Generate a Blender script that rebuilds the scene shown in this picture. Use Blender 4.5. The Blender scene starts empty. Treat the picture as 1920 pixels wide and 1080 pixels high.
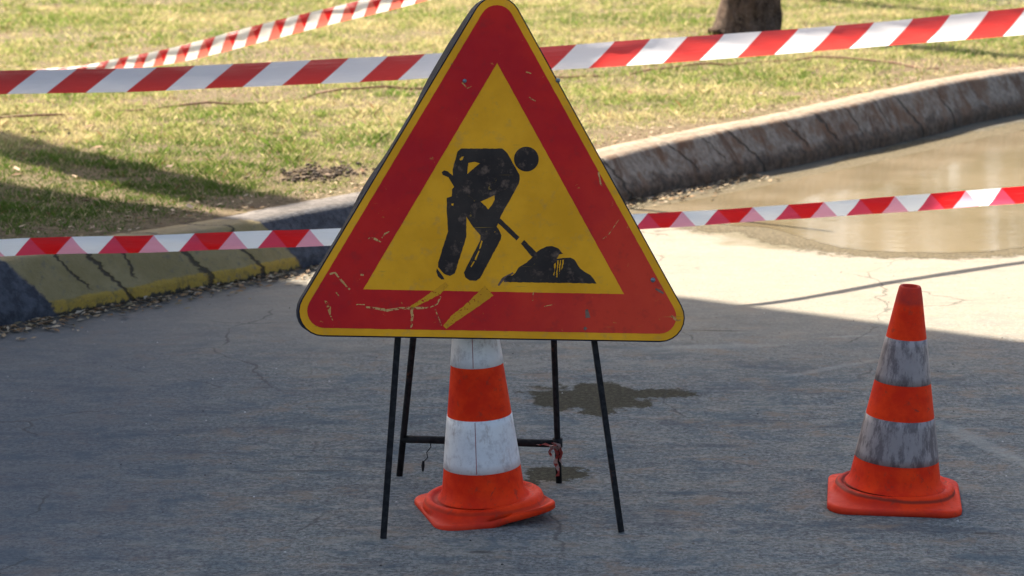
import bpy, bmesh, math, random
import numpy as np
from mathutils import Vector, Matrix
random.seed(7)
S = bpy.context.scene
C = S.collection
R = math.radians

# ------------------------------------------------------------------ camera
PITCH, CAM_H, F = R(10.5), 1.6, 4500.0       # F: focal length in photograph pixels (1920 wide)
cam = bpy.data.cameras.new('camera'); camo = bpy.data.objects.new('camera', cam); C.objects.link(camo)
camo.location = (0, 0, CAM_H); camo.rotation_euler = (R(90) - PITCH, 0, 0)
cam.sensor_width = 36; cam.lens = F / 1920 * 36; cam.clip_end = 900; cam.clip_start = .05
cam.dof.use_dof = True; cam.dof.focus_distance = 5.7; cam.dof.aperture_fstop = 7.5
S.camera = camo
# ------------------------------------------------------------------ light
SUN_EL, SDX, SDY = R(42), -.573, .820          # the sun stands ahead and to the left
SUN_L = 1 / math.tan(SUN_EL)
w = bpy.data.worlds.new('World'); S.world = w; w.use_nodes = True
nt = w.node_tree
sky = nt.nodes.new('ShaderNodeTexSky'); sky.sky_type = 'NISHITA'; sky.sun_disc = False
sky.sun_elevation = SUN_EL; sky.sun_rotation = math.atan2(SDX, SDY); sky.dust_density = 4.0; sky.ozone_density = .6
bg = nt.nodes['Background']; bg.inputs[1].default_value = .078
nt.links.new(sky.outputs[0], bg.inputs[0])
sl = bpy.data.lights.new('sun', 'SUN'); sl.energy = 5.0; sl.angle = R(.53); sl.color = (1, .88, .72)
so = bpy.data.objects.new('sun', sl); C.objects.link(so)
so.rotation_euler = (-Vector((SDX * math.cos(SUN_EL), SDY * math.cos(SUN_EL), math.sin(SUN_EL)))).to_track_quat('-Z', 'Y').to_euler()
S.view_settings.view_transform = 'Standard'; S.view_settings.look = 'None'
S.view_settings.exposure = 1.95; S.view_settings.gamma = 1
S.render.engine = 'CYCLES'

# ------------------------------------------------------------------ helpers
cp, sp = math.cos(PITCH), math.sin(PITCH)
def ray(px, py):
    a, b = (px - 960) / F, -(py - 540) / F
    return Vector((a, cp + b * sp, -sp + b * cp))
def at_z(px, py, z=0.0):
    d = ray(px, py); t = (z - CAM_H) / d.z
    return Vector((d.x * t, d.y * t, z))
def at_y(px, py, y):
    d = ray(px, py); t = y / d.y
    return Vector((d.x * t, y, CAM_H + d.z * t))

def tag(o, label=None, cat=None, group=None, kind=None):
    if label: o['label'] = label
    if cat: o['category'] = cat
    if group: o['group'] = group
    if kind: o['kind'] = kind
    return o
def empty(name, loc=(0, 0, 0), rot=(0, 0, 0)):
    o = bpy.data.objects.new(name, None); C.objects.link(o)
    o.location = loc; o.rotation_euler = rot; o.empty_display_size = .1
    return o
def mesh(name, verts, faces, mat, parent=None, smooth=False, mats=None):
    me = bpy.data.meshes.new(name); me.from_pydata([tuple(v) for v in verts], [], faces); me.update()
    o = bpy.data.objects.new(name, me); C.objects.link(o)
    if mat: me.materials.append(mat)
    if mats:
        for m in mats: me.materials.append(m)
    if parent: o.parent = parent
    if smooth: me.shade_smooth()
    return o
def from_bm(name, bm, mat, parent=None, smooth=False):
    bmesh.ops.recalc_face_normals(bm, faces=bm.faces)
    me = bpy.data.meshes.new(name); bm.to_mesh(me); bm.free()
    o = bpy.data.objects.new(name, me); C.objects.link(o); me.materials.append(mat)
    if parent: o.parent = parent
    if smooth: me.shade_smooth()
    return o
def tube(bm, pts, r, n=8, sq=False, cap=True):
    pts = [Vector(p) for p in pts]; rings = []
    for i, p in enumerate(pts):
        a = pts[max(i - 1, 0)]; b = pts[min(i + 1, len(pts) - 1)]
        d = (b - a).normalized(); up = Vector((0, 1, 0)) if abs(d.y) < .8 else Vector((1, 0, 0))
        s = d.cross(up).normalized(); t = s.cross(d)
        rr = r[i] if isinstance(r, (list, tuple)) else r
        off = math.pi / 4 if sq else 0
        rings.append([bm.verts.new(p + (s * math.cos(off + 2 * math.pi * k / n) + t * math.sin(off + 2 * math.pi * k / n)) * rr) for k in range(n)])
    for a, b in zip(rings, rings[1:]):
        for k in range(n): bm.faces.new((a[k], a[(k + 1) % n], b[(k + 1) % n], b[k]))
    if cap: bm.faces.new(rings[0][::-1]); bm.faces.new(rings[-1])
def vnoise(x, y, scale, seed=0):
    rs = np.random.RandomState(seed); g = rs.rand(256, 256)
    X = np.asarray(x) * scale + 1000; Y = np.asarray(y) * scale + 1000
    xi = np.floor(X).astype(int); yi = np.floor(Y).astype(int); fx = X - xi; fy = Y - yi
    fx = fx * fx * (3 - 2 * fx); fy = fy * fy * (3 - 2 * fy)
    a = g[xi % 256, yi % 256]; b = g[(xi + 1) % 256, yi % 256]; c = g[xi % 256, (yi + 1) % 256]; d = g[(xi + 1) % 256, (yi + 1) % 256]
    return (a * (1 - fx) + b * fx) * (1 - fy) + (c * (1 - fx) + d * fx) * fy

class NM:
    """small wrapper for writing node materials"""
    def __init__(s, name):
        s.m = bpy.data.materials.new(name); s.m.use_nodes = True; s.t = s.m.node_tree
        s.b = s.t.nodes['Principled BSDF']; s.out = s.t.nodes['Material Output']
        s.tc = s.n('ShaderNodeTexCoord')
    def n(s, k): return s.t.nodes.new(k)
    def put(s, sock, v):
        if v is None: return
        if isinstance(v, bpy.types.NodeSocket): s.t.links.new(v, sock)
        elif isinstance(v, (tuple, list)) and len(v) == 3 and sock.type == 'RGBA': sock.default_value = (*v, 1)
        else: sock.default_value = v
    def co(s, kind='Object', scale=(1, 1, 1), loc=(0, 0, 0), rot=(0, 0, 0)):
        m = s.n('ShaderNodeMapping'); s.put(m.inputs[0], s.tc.outputs[kind]); m.inputs[1].default_value = loc
        m.inputs[2].default_value = rot; m.inputs[3].default_value = scale
        return m.outputs[0]
    def noise(s, co, scale, det=4, rough=.55, dist=0):
        n = s.n('ShaderNodeTexNoise'); s.put(n.inputs['Vector'], co); n.inputs['Scale'].default_value = scale
        n.inputs['Detail'].default_value = det; n.inputs['Roughness'].default_value = rough; n.inputs['Distortion'].default_value = dist
        return n.outputs[0]
    def noisecol(s, co, scale, det=2):
        n = s.n('ShaderNodeTexNoise'); s.put(n.inputs['Vector'], co); n.inputs['Scale'].default_value = scale
        n.inputs['Detail'].default_value = det
        return n.outputs[1]
    def vor(s, co, scale, feat='F1'):
        n = s.n('ShaderNodeTexVoronoi'); n.feature = feat; s.put(n.inputs['Vector'], co); n.inputs['Scale'].default_value = scale
        return n.outputs[0]
    def ramp(s, f, lo, hi, a=0., b=1.):
        n = s.n('ShaderNodeMapRange'); s.put(n.inputs[0], f); n.inputs[1].default_value = lo; n.inputs[2].default_value = hi
        n.inputs[3].default_value = a; n.inputs[4].default_value = b; n.interpolation_type = 'SMOOTHSTEP'
        return n.outputs[0]
    def mix(s, f, a, b, mode='MIX'):
        n = s.n('ShaderNodeMix'); n.data_type = 'RGBA'; n.blend_type = mode
        s.put(n.inputs[0], f); s.put(n.inputs[6], a); s.put(n.inputs[7], b)
        return n.outputs[2]
    def math(s, op, a, b=None, c=None):
        n = s.n('ShaderNodeMath'); n.operation = op; s.put(n.inputs[0], a); s.put(n.inputs[1], b); s.put(n.inputs[2], c)
        return n.outputs[0]
    def sep(s, v):
        n = s.n('ShaderNodeSeparateXYZ'); s.put(n.inputs[0], v); return n.outputs
    def bump(s, h, strength=.3, dist=.01):
        n = s.n('ShaderNodeBump'); s.put(n.inputs['Height'], h); n.inputs['Strength'].default_value = strength
        n.inputs['Distance'].default_value = dist; s.t.links.new(n.outputs[0], s.b.inputs['Normal'])
    def set(s, col=None, rough=None, metal=None, spec=None, **k):
        s.put(s.b.inputs['Base Color'], col); s.put(s.b.inputs['Roughness'], rough); s.put(s.b.inputs['Metallic'], metal)
        s.put(s.b.inputs['Specular IOR Level'], spec)
        return s.m
    def blob(s, xy, cx, cy, rx, ry, jag, rot=0., soft=.25):
        """irregular stain mask round a point (object space, metres)"""
        x, y = xy
        dx = s.math('SUBTRACT', x, cx); dy = s.math('SUBTRACT', y, cy)
        c_, s_ = math.cos(rot), math.sin(rot)
        a = s.math('ADD', s.math('MULTIPLY', dx, c_ / rx), s.math('MULTIPLY', dy, s_ / rx))
        b = s.math('ADD', s.math('MULTIPLY', dx, -s_ / ry), s.math('MULTIPLY', dy, c_ / ry))
        d = s.math('SQRT', s.math('ADD', s.math('MULTIPLY', a, a), s.math('MULTIPLY', b, b)))
        d = s.math('ADD', d, jag)
        return s.ramp(d, 1.0 + soft, 1.0 - soft, 0., 1.)
def simple(name, col, rough=.5, metal=0, var=.25, scale=30, bump=0, spec=None):
    m = NM(name); co = m.co()
    n = m.noise(co, scale, 5, .6)
    c = m.mix(m.ramp(n, .35, .7), tuple(v * (1 - var) for v in col), tuple(min(1, v * (1 + var)) for v in col))
    m.set(c, rough, metal, spec)
    if bump: m.bump(n, bump, .01)
    return m.m

# ------------------------------------------------------------------ ground materials
def road_material():
    m = NM('road_concrete'); co = m.co()
    X, Y, Z = m.sep(co)
    big = m.noise(co, .9, 5, .6, .4); mid = m.noise(co, 4.0, 6, .65, .3)
    st = m.noise(m.co(scale=(1, 2.2, 1), rot=(0, 0, R(-12))), 7, 7, .7, .4); fine = m.noise(co, 80, 6, .8); gr = m.noise(co, 240, 3, .8)
    sv = m.vor(co, 110)
    c = m.mix(m.ramp(big, .3, .7), (.116, .124, .124), (.158, .153, .138))
    c = m.mix(m.ramp(mid, .38, .62), m.mix(.72, c, (.078, .088, .100)), c)
    c = m.mix(m.math('MULTIPLY', m.ramp(st, .49, .62), .55), c, (.245, .185, .14))
    c = m.mix(m.math('MULTIPLY', m.ramp(m.noise(co, 2.1, 5, .7, .6), .56, .7), .4), c, (.235, .165, .12))
    c = m.mix(m.ramp(fine, .38, .64), m.mix(.65, c, (.035, .038, .042)), m.mix(.45, c, (.36, .36, .35)))
    c = m.mix(m.ramp(gr, .56, .74), c, m.mix(.5, c, (.42, .41, .38)))
    c = m.mix(m.ramp(gr, .42, .30), c, m.mix(.55, c, (.04, .04, .042)))
    pt = m.noise(m.co(scale=(.55, 1.6, 1), rot=(0, 0, R(8)), loc=(3, 1, 0)), 3.2, 6, .68, .5)
    c = m.mix(m.math('MULTIPLY', m.ramp(pt, .52, .66), .6), c, (.055, .063, .076))
    c = m.mix(m.math('MULTIPLY', m.ramp(pt, .46, .34), .45), c, (.235, .215, .185))
    s2_ = m.noise(m.co(scale=(.7, 1.4, 1), loc=(7, 2, 0)), 16, 6, .75, .3)
    c = m.mix(m.math('MULTIPLY', m.ramp(s2_, .52, .66), .38), c, (.055, .058, .064)); c = m.mix(m.math('MULTIPLY', m.ramp(s2_, .46, .36), .5), c, (.27, .25, .225))
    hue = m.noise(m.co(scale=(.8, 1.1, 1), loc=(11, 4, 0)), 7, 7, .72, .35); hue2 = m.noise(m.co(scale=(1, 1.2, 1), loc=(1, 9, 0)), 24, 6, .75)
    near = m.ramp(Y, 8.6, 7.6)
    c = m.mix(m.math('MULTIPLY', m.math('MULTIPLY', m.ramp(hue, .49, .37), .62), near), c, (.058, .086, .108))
    c = m.mix(m.math('MULTIPLY', m.ramp(hue, .52, .64), .60), c, (.200, .142, .104))
    c = m.mix(m.math('MULTIPLY', m.ramp(hue2, .54, .66), .42), c, (.27, .265, .25)); c = m.mix(m.math('MULTIPLY', m.ramp(hue2, .46, .35), .45), c, (.045, .052, .062))
    # sunlit cream put into the colour beyond the shade line, dried mud towards the left kerb
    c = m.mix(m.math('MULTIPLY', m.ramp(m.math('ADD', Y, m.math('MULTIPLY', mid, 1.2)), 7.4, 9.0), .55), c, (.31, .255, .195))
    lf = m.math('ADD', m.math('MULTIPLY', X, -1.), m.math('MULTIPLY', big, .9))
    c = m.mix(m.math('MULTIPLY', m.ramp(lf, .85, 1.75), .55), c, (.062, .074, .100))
    # stains with shapes of their own
    jag = m.math('MULTIPLY', m.math('SUBTRACT', m.noise(co, 9, 5, .65), .5), 2.4)
    jag2 = m.math('MULTIPLY', m.math('SUBTRACT', m.noise(co, 26, 4, .7), .5), 2.0)
    masks = []
    for (px, py, rx, ry, j) in ((1110, 745, .17, .18, jag), (1060, 752, .10, .12, jag), (1235, 738, .12, .06, jag2), (1045, 888, .085, .075, jag2), (1120, 770, .05, .07, jag2), (985, 905, .04, .03, jag2)):
        p = at_z(px, py)
        masks.append(m.blob((X, Y), p.x, p.y, rx, ry, j, 0, .12))
    mk = masks[0]
    for q in masks[1:]: mk = m.math('MAXIMUM', mk, q)
    wet = mk
    c = m.mix(m.math('MULTIPLY', wet, .95), c, m.mix(m.ramp(fine, .4, .7), (.032, .027, .016), (.085, .072, .045)))
    # damp rim round the puddle
    p = at_z(1760, 380); dj = m.math('MULTIPLY', m.math('SUBTRACT', m.noise(co, 3.5, 5, .6), .5), .5)
    rim = m.blob((X, Y), p.x + .1, p.y + .25, 1.02, 1.75, dj, R(-33), .07)
    c = m.mix(m.math('MULTIPLY', rim, .75), c, (.115, .092, .052))
    # scraped light marks
    for (px, py, rx, ry, rot) in ((1560, 690, .20, .018, R(38)), (1600, 630, .10, .012, R(12)), (1840, 830, .03, .28, R(18)), (1330, 650, .22, .03, R(6))):
        p = at_z(px, py)
        c = m.mix(m.math('MULTIPLY', m.blob((X, Y), p.x, p.y, rx, ry, jag2, rot, .5), .30), c, (.36, .35, .32))
    for (px, py, rx, ry, rot) in ((560, 883, .12, .006, R(2)), (1350, 620, .10, .007, R(-4)), (900, 1035, .03, .012, 0), (1850, 1000, .03, .01, 0)):
        p = at_z(px, py)
        c = m.mix(m.math('MULTIPLY', m.blob((X, Y), p.x, p.y, rx, ry, jag2, rot, .5), .7), c, (.05, .045, .04))
    ck = m.vor(m.co(scale=(1, 1, 1), loc=(2.2, .7, 0)), .9, 'DISTANCE_TO_EDGE')
    vn = m.n('ShaderNodeTexVoronoi'); vn.feature = 'DISTANCE_TO_EDGE'; vn.inputs['Scale'].default_value = 1.3
    m.put(vn.inputs['Vector'], m.mix(.22, co, m.noisecol(co, 3.5, 5), 'ADD'))
    ckm = m.math('MULTIPLY', m.ramp(vn.outputs[0], .0075, .002), m.ramp(m.noise(co, 1.7, 3), .50, .60))
    c = m.mix(m.math('MULTIPLY', ckm, .55), c, (.04, .038, .036))
    # kerb's cast shadow put into the road colour along its foot
    kd = m.math('ADD', m.math('MULTIPLY', X, KNX), m.math('MULTIPLY', Y, KNY))
    kd = m.math('ADD', m.math('SUBTRACT', kd, KD0), m.math('MULTIPLY', m.math('SUBTRACT', mid, .5), .35))
    c = m.mix(m.math('MULTIPLY', m.ramp(kd, .24, .02), .8), c, (.055, .048, .036))
    c = m.mix(1.0, c, (.945, 1.0, .985), 'MULTIPLY')
    m.set(c, m.math('SUBTRACT', .95, m.math('MULTIPLY', wet, .05)), 0, m.math('SUBTRACT', .18, m.math('MULTIPLY', wet, .10)))
    h = m.math('ADD', m.math('MULTIPLY', fine, .7), m.math('ADD', m.math('MULTIPLY', gr, .35), m.math('MULTIPLY', mid, 1.5)))
    m.bump(h, .45, .004)
    return m.m

# kerb line: foot of the kerb in plan, from the near left to the far right
def kf(p): return 1 + .24 * min(1, max(0, (p.x - .5) / 1.6))
K0, K1 = at_z(100, 592), at_z(1500, 310)
KT = (K1 - K0).normalized(); KN = Vector((KT.y, -KT.x, 0))        # KN points from the kerb onto the road
KNX, KNY, KD0 = KN.x, KN.y, KN.dot(K0)
kpx = [(-700, 745), (-300, 672), (-100, 634), (100, 594), (300, 556), (450, 527), (570, 503), (880, 440), (1190, 374), (1500, 308), (1700, 266), (1840, 228), (1990, 205), (2200, 186), (2600, 160), (3300, 120)]
kraw = [at_z(a, b) for a, b in kpx]
def resample(pts, step):
    out = []
    n = len(pts)
    for i in range(n - 1):
        p0 = pts[max(i - 1, 0)]; p1 = pts[i]; p2 = pts[i + 1]; p3 = pts[min(i + 2, n - 1)]
        k = max(1, int((p2 - p1).length / step))
        for j in range(k):
            t = j / k
            out.append(.5 * ((2 * p1) + (p2 - p0) * t + (2 * p0 - 5 * p1 + 4 * p2 - p3) * t * t + (3 * p1 - p0 - 3 * p2 + p3) * t ** 3))
    out.append(pts[-1]); return out
KP = resample(kraw, .04)

# ------------------------------------------------------------------ road
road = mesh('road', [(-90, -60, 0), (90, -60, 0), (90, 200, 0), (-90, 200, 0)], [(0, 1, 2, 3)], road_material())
tag(road, 'pale rough concrete road, shaded bluish grey in front and sunlit behind', kind='structure')

# ------------------------------------------------------------------ kerb
def kerb():
    prof = [(0, -.03), (0, .034), (-.004, .046), (-.012, .056), (-.019, .066), (-.092, .172), (-.100, .183), (-.112, .192), (-.130, .197), (-.20, .199), (-.27, .197), (-.285, .12)]
    cum = [0]
    for a, b in zip(prof, prof[1:]): cum.append(cum[-1] + math.dist(a, b))
    verts, faces, uvs = [], [], []
    L = 0
    npr = len(prof)
    for i, p in enumerate(KP):
        a = KP[max(i - 1, 0)]; b = KP[min(i + 1, len(KP) - 1)]
        if i: L += (p - KP[i - 1]).length
        t = (b - a).normalized(); n = Vector((t.y, -t.x, 0))
        wob = .008 * math.sin(L * 3.1) + .006 * math.sin(L * 7.7 + 1)
        for j, (d, z) in enumerate(prof):
            jz = .0025 * math.sin(L * 2.9 + j * .4) + random.uniform(-.0006, .0006)
            jd = random.uniform(-.0014, .0014) * (2.0 if j < 3 else 1)
            verts.append(p + n * (d + wob + jd) + Vector((0, 0, z * kf(p) + (jz if 0 < j < npr - 1 else 0)))); uvs.append((L, cum[j]))
    for i in range(len(KP) - 1):
        for j in range(npr - 1):
            faces.append((i * npr + j, (i + 1) * npr + j, (i + 1) * npr + j + 1, i * npr + j + 1))
    # stations along the kerb measured at picture landmarks
    def station(px, py):
        q = at_z(px, py); best = 0; Ls = 0; bd = 9
        for i, p in enumerate(KP):
            if i: Ls += (p - KP[i - 1]).length
            if (p - q).length < bd: bd = (p - q).length; best = Ls
        return best
    m = NM('kerb_concrete'); uv = m.tc.outputs['UV']; U, V, _ = m.sep(uv)
    co = m.co()
    n1 = m.noise(co, 6, 6, .65); n2 = m.noise(co, 30, 5, .7); n3 = m.noise(co, 120, 3, .7)
    stv = m.noise(m.co('UV', scale=(8, 3.2, 1)), 1, 6, .75, 1.2)             # streaks that run down the face
    base = m.mix(m.ramp(n2, .35, .68), (.170, .140, .112), (.30, .255, .205))
    base = m.mix(m.math('MULTIPLY', m.ramp(stv, .47, .62), .85), base, (.095, .050, .027))
    base = m.mix(m.math('MULTIPLY', m.ramp(n1, .47, .62), .8), base, (.14, .075, .040))
    # darker brown towards the foot
    foot = m.ramp(m.math('ADD', V, m.math('MULTIPLY', m.math('SUBTRACT', n1, .5), .22)), .125, .085)
    base = m.mix(m.math('MULTIPLY', foot, .8), base, m.mix(m.ramp(n2, .4, .6), (.035, .024, .016), (.10, .062, .036)))
    # paint
    yel = m.mix(m.ramp(n1, .3, .7), (.20, .155, .065), (.27, .215, .105))
    yfoot = m.ramp(m.math('ADD', V, m.math('MULTIPLY', m.math('SUBTRACT', n1, .5), .05)), .088, .078)
    yel = m.mix(yfoot, yel, m.mix(m.ramp(n2, .3, .55), (.20, .145, .045), (.36, .235, .04)))
    yel = m.mix(m.math('MULTIPLY', m.ramp(n2, .56, .68), .7), yel, (.14, .12, .085))
    yel = m.mix(m.math('MULTIPLY', m.ramp(n1, .56, .66), .5), yel, (.15, .12, .08))
    yel = m.mix(m.ramp(m.math('ADD', V, m.math('MULTIPLY', m.math('SUBTRACT', n2, .5), .07)), .046, .036), yel, (.05, .042, .03))
    blk = m.mix(m.ramp(n2, .35, .7), (.030, .033, .042), (.075, .08, .095))
    def seg(a, b):
        s_ = m.math('ADD', U, m.math('ADD', m.math('MULTIPLY', V, .55), m.math('MULTIPLY', m.math('SUBTRACT', n2, .5), .06)))
        return m.math('MULTIPLY', m.ramp(s_, a - .01, a + .01), m.ramp(s_, b + .01, b - .01))
    s0 = station(108, 592); s1 = station(572, 503); s2 = station(980, 418)
    c = m.mix(seg(s0, s1), base, yel)
    c = m.mix(seg(s0 - 1.1, s0), c, blk)
    c = m.mix(seg(s1, s2), c, blk)
    # cracks: dark wandering lines across the face
    wander = m.math('MULTIPLY', m.math('SUBTRACT', m.noise(m.co('UV', scale=(1.6, 5, 1)), 1, 5, .62), .5), .30)
    ck = None
    for (px, py, sl_, wd, top) in ((255, 565, -.55, .011, 0), (290, 558, -.25, .008, .6), (410, 535, -.5, .012, 0), (492, 518, -.45, .010, 0), (195, 575, -.6, .006, .4), (1190, 374, -.5, .012, 0), (1440, 322, -.6, .013, 0), (1590, 290, -.6, .012, .3), (1640, 280, -.6, .008, .3), (1530, 302, -.5, .009, .4), (1330, 345, -.5, .009, .3),
                               (1690, 268, -.5, .008, .5), (1740, 257, -.5, .011, .0), (1800, 240, -.5, .012, 0), (1380, 335, -.4, .006, .5)):
        u0 = station(px, py)
        d = m.math('ABSOLUTE', m.math('ADD', m.math('SUBTRACT', U, u0), m.math('ADD', m.math('MULTIPLY', V, sl_ * -1.), wander)))
        k = m.ramp(d, wd * 1.3, wd * .45)
        if top: k = m.math('MULTIPLY', k, m.ramp(V, .07 + .05 * top, .10 + .05 * top))
        ck = k if ck is None else m.math('MAXIMUM', ck, k)
    c = m.mix(m.math('MULTIPLY', ck, .88), c, (.035, .028, .02))
    # dusty top
    painted = seg(s0 - 1.1, s2)
    c = m.mix(m.math('MULTIPLY', m.math('SUBTRACT', .8, m.math('MULTIPLY', painted, .55)), m.ramp(m.math('ADD', V, m.math('MULTIPLY', n1, .05)), .275, .32)), c, m.mix(m.ramp(n2, .4, .6), (.17, .125, .085), (.29, .23, .165)))
    m.set(c, .85, 0, .3)
    h = m.math('SUBTRACT', m.math('ADD', m.math('ADD', n2, m.math('MULTIPLY', n1, 1.5)), m.math('MULTIPLY', n3, .4)), m.math('MULTIPLY', ck, 2.5))
    m.bump(h, .7, .010)
    o = mesh('kerb', verts, faces, m.m, smooth=True)
    uvl = o.data.uv_layers.new(name='UVMap')
    for lp in o.data.loops: uvl.data[lp.index].uv = uvs[lp.vertex_index]
    tag(o, 'long cracked concrete kerb, yellow and black paint at left, bare and stained at right', kind='structure')
kerb()

# ------------------------------------------------------------------ lawn (soil sheet behind the kerb, then the grass)
def lawn_h(x, y):
    return .185 + .035 * (vnoise(x, y, .7, 3) - .5) + .02 * (vnoise(x, y, 2.2, 4) - .5)
KXA = np.array([(p.x, p.y) for p in KP])
def kerb_dist(x, y):
    """distance behind the kerb line (positive on the lawn side)"""
    x = np.asarray(x, float); y = np.asarray(y, float)
    sel = KXA[::6]; out = np.full(x.shape, 1e9); sgn = np.zeros(x.shape)
    for i in range(len(sel) - 1):
        a = sel[i]; b = sel[i + 1]; e = b - a; L2 = (e ** 2).sum()
        t = np.clip(((x - a[0]) * e[0] + (y - a[1]) * e[1]) / L2, 0, 1)
        qx = x - (a[0] + t * e[0]); qy = y - (a[1] + t * e[1]); d = np.hypot(qx, qy)
        sd = e[0] * (y - a[1]) - e[1] * (x - a[0])
        m_ = d < out; out = np.where(m_, d, out); sgn = np.where(m_, np.sign(sd), sgn)
    return out * sgn
def bare_px(x, y):
    """patchiness of the lawn: 0 bare, 1 full"""
    n = .55 * vnoise(x, y, 1.1, 11) + .3 * vnoise(x, y, 3.4, 12) + .15 * vnoise(x, y, 9, 13)
    return n
def lawn():
    m = NM('lawn_soil'); co = m.co()
    n1 = m.noise(co, 2.2, 6, .65); n2 = m.noise(co, 20, 6, .75); n3 = m.noise(co, 90, 4, .75)
    c = m.mix(m.ramp(n1, .38, .64), (.19, .13, .08), (.17, .145, .07))
    c = m.mix(m.ramp(n2, .35, .65), m.mix(.6, c, (.08, .06, .035)), m.mix(.35, c, (.34, .27, .17)))
    c = m.mix(m.ramp(n3, .4, .66), m.mix(.5, c, (.06, .045, .03)), c)
    m.set(c, .95, 0, .1); m.bump(m.math('ADD', n2, m.math('MULTIPLY', n3, .5)), .8, .02)
    verts, faces = [], []
    rows = [.255 + .0] + [.3, .36, .45, .6, .8] + [1 + .35 * i for i in range(60)] + [24, 30, 40, 60, 100]
    idx = list(range(0, len(KP), 5))
    for i in idx:
        p = KP[i]; a = KP[max(i - 1, 0)]; b = KP[min(i + 1, len(KP) - 1)]
        for d in rows:
            q = p - KN * d
            e = min(1, max(0, (d - .255) / .6))
            h = (1 - e) * .196 * kf(p) + e * float(lawn_h(q.x, q.y)) if d < 21 else .185
            verts.append((q.x, q.y, h))
    nr = len(rows)
    for i in range(len(idx) - 1):
        for j in range(nr - 1): faces.append((i * nr + j, i * nr + j + 1, (i + 1) * nr + j + 1, (i + 1) * nr + j))
    o = mesh('lawn', verts, faces, m.m, smooth=True)
    tag(o, 'dry patchy lawn behind the kerb', kind='structure')
lawn()

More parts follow.
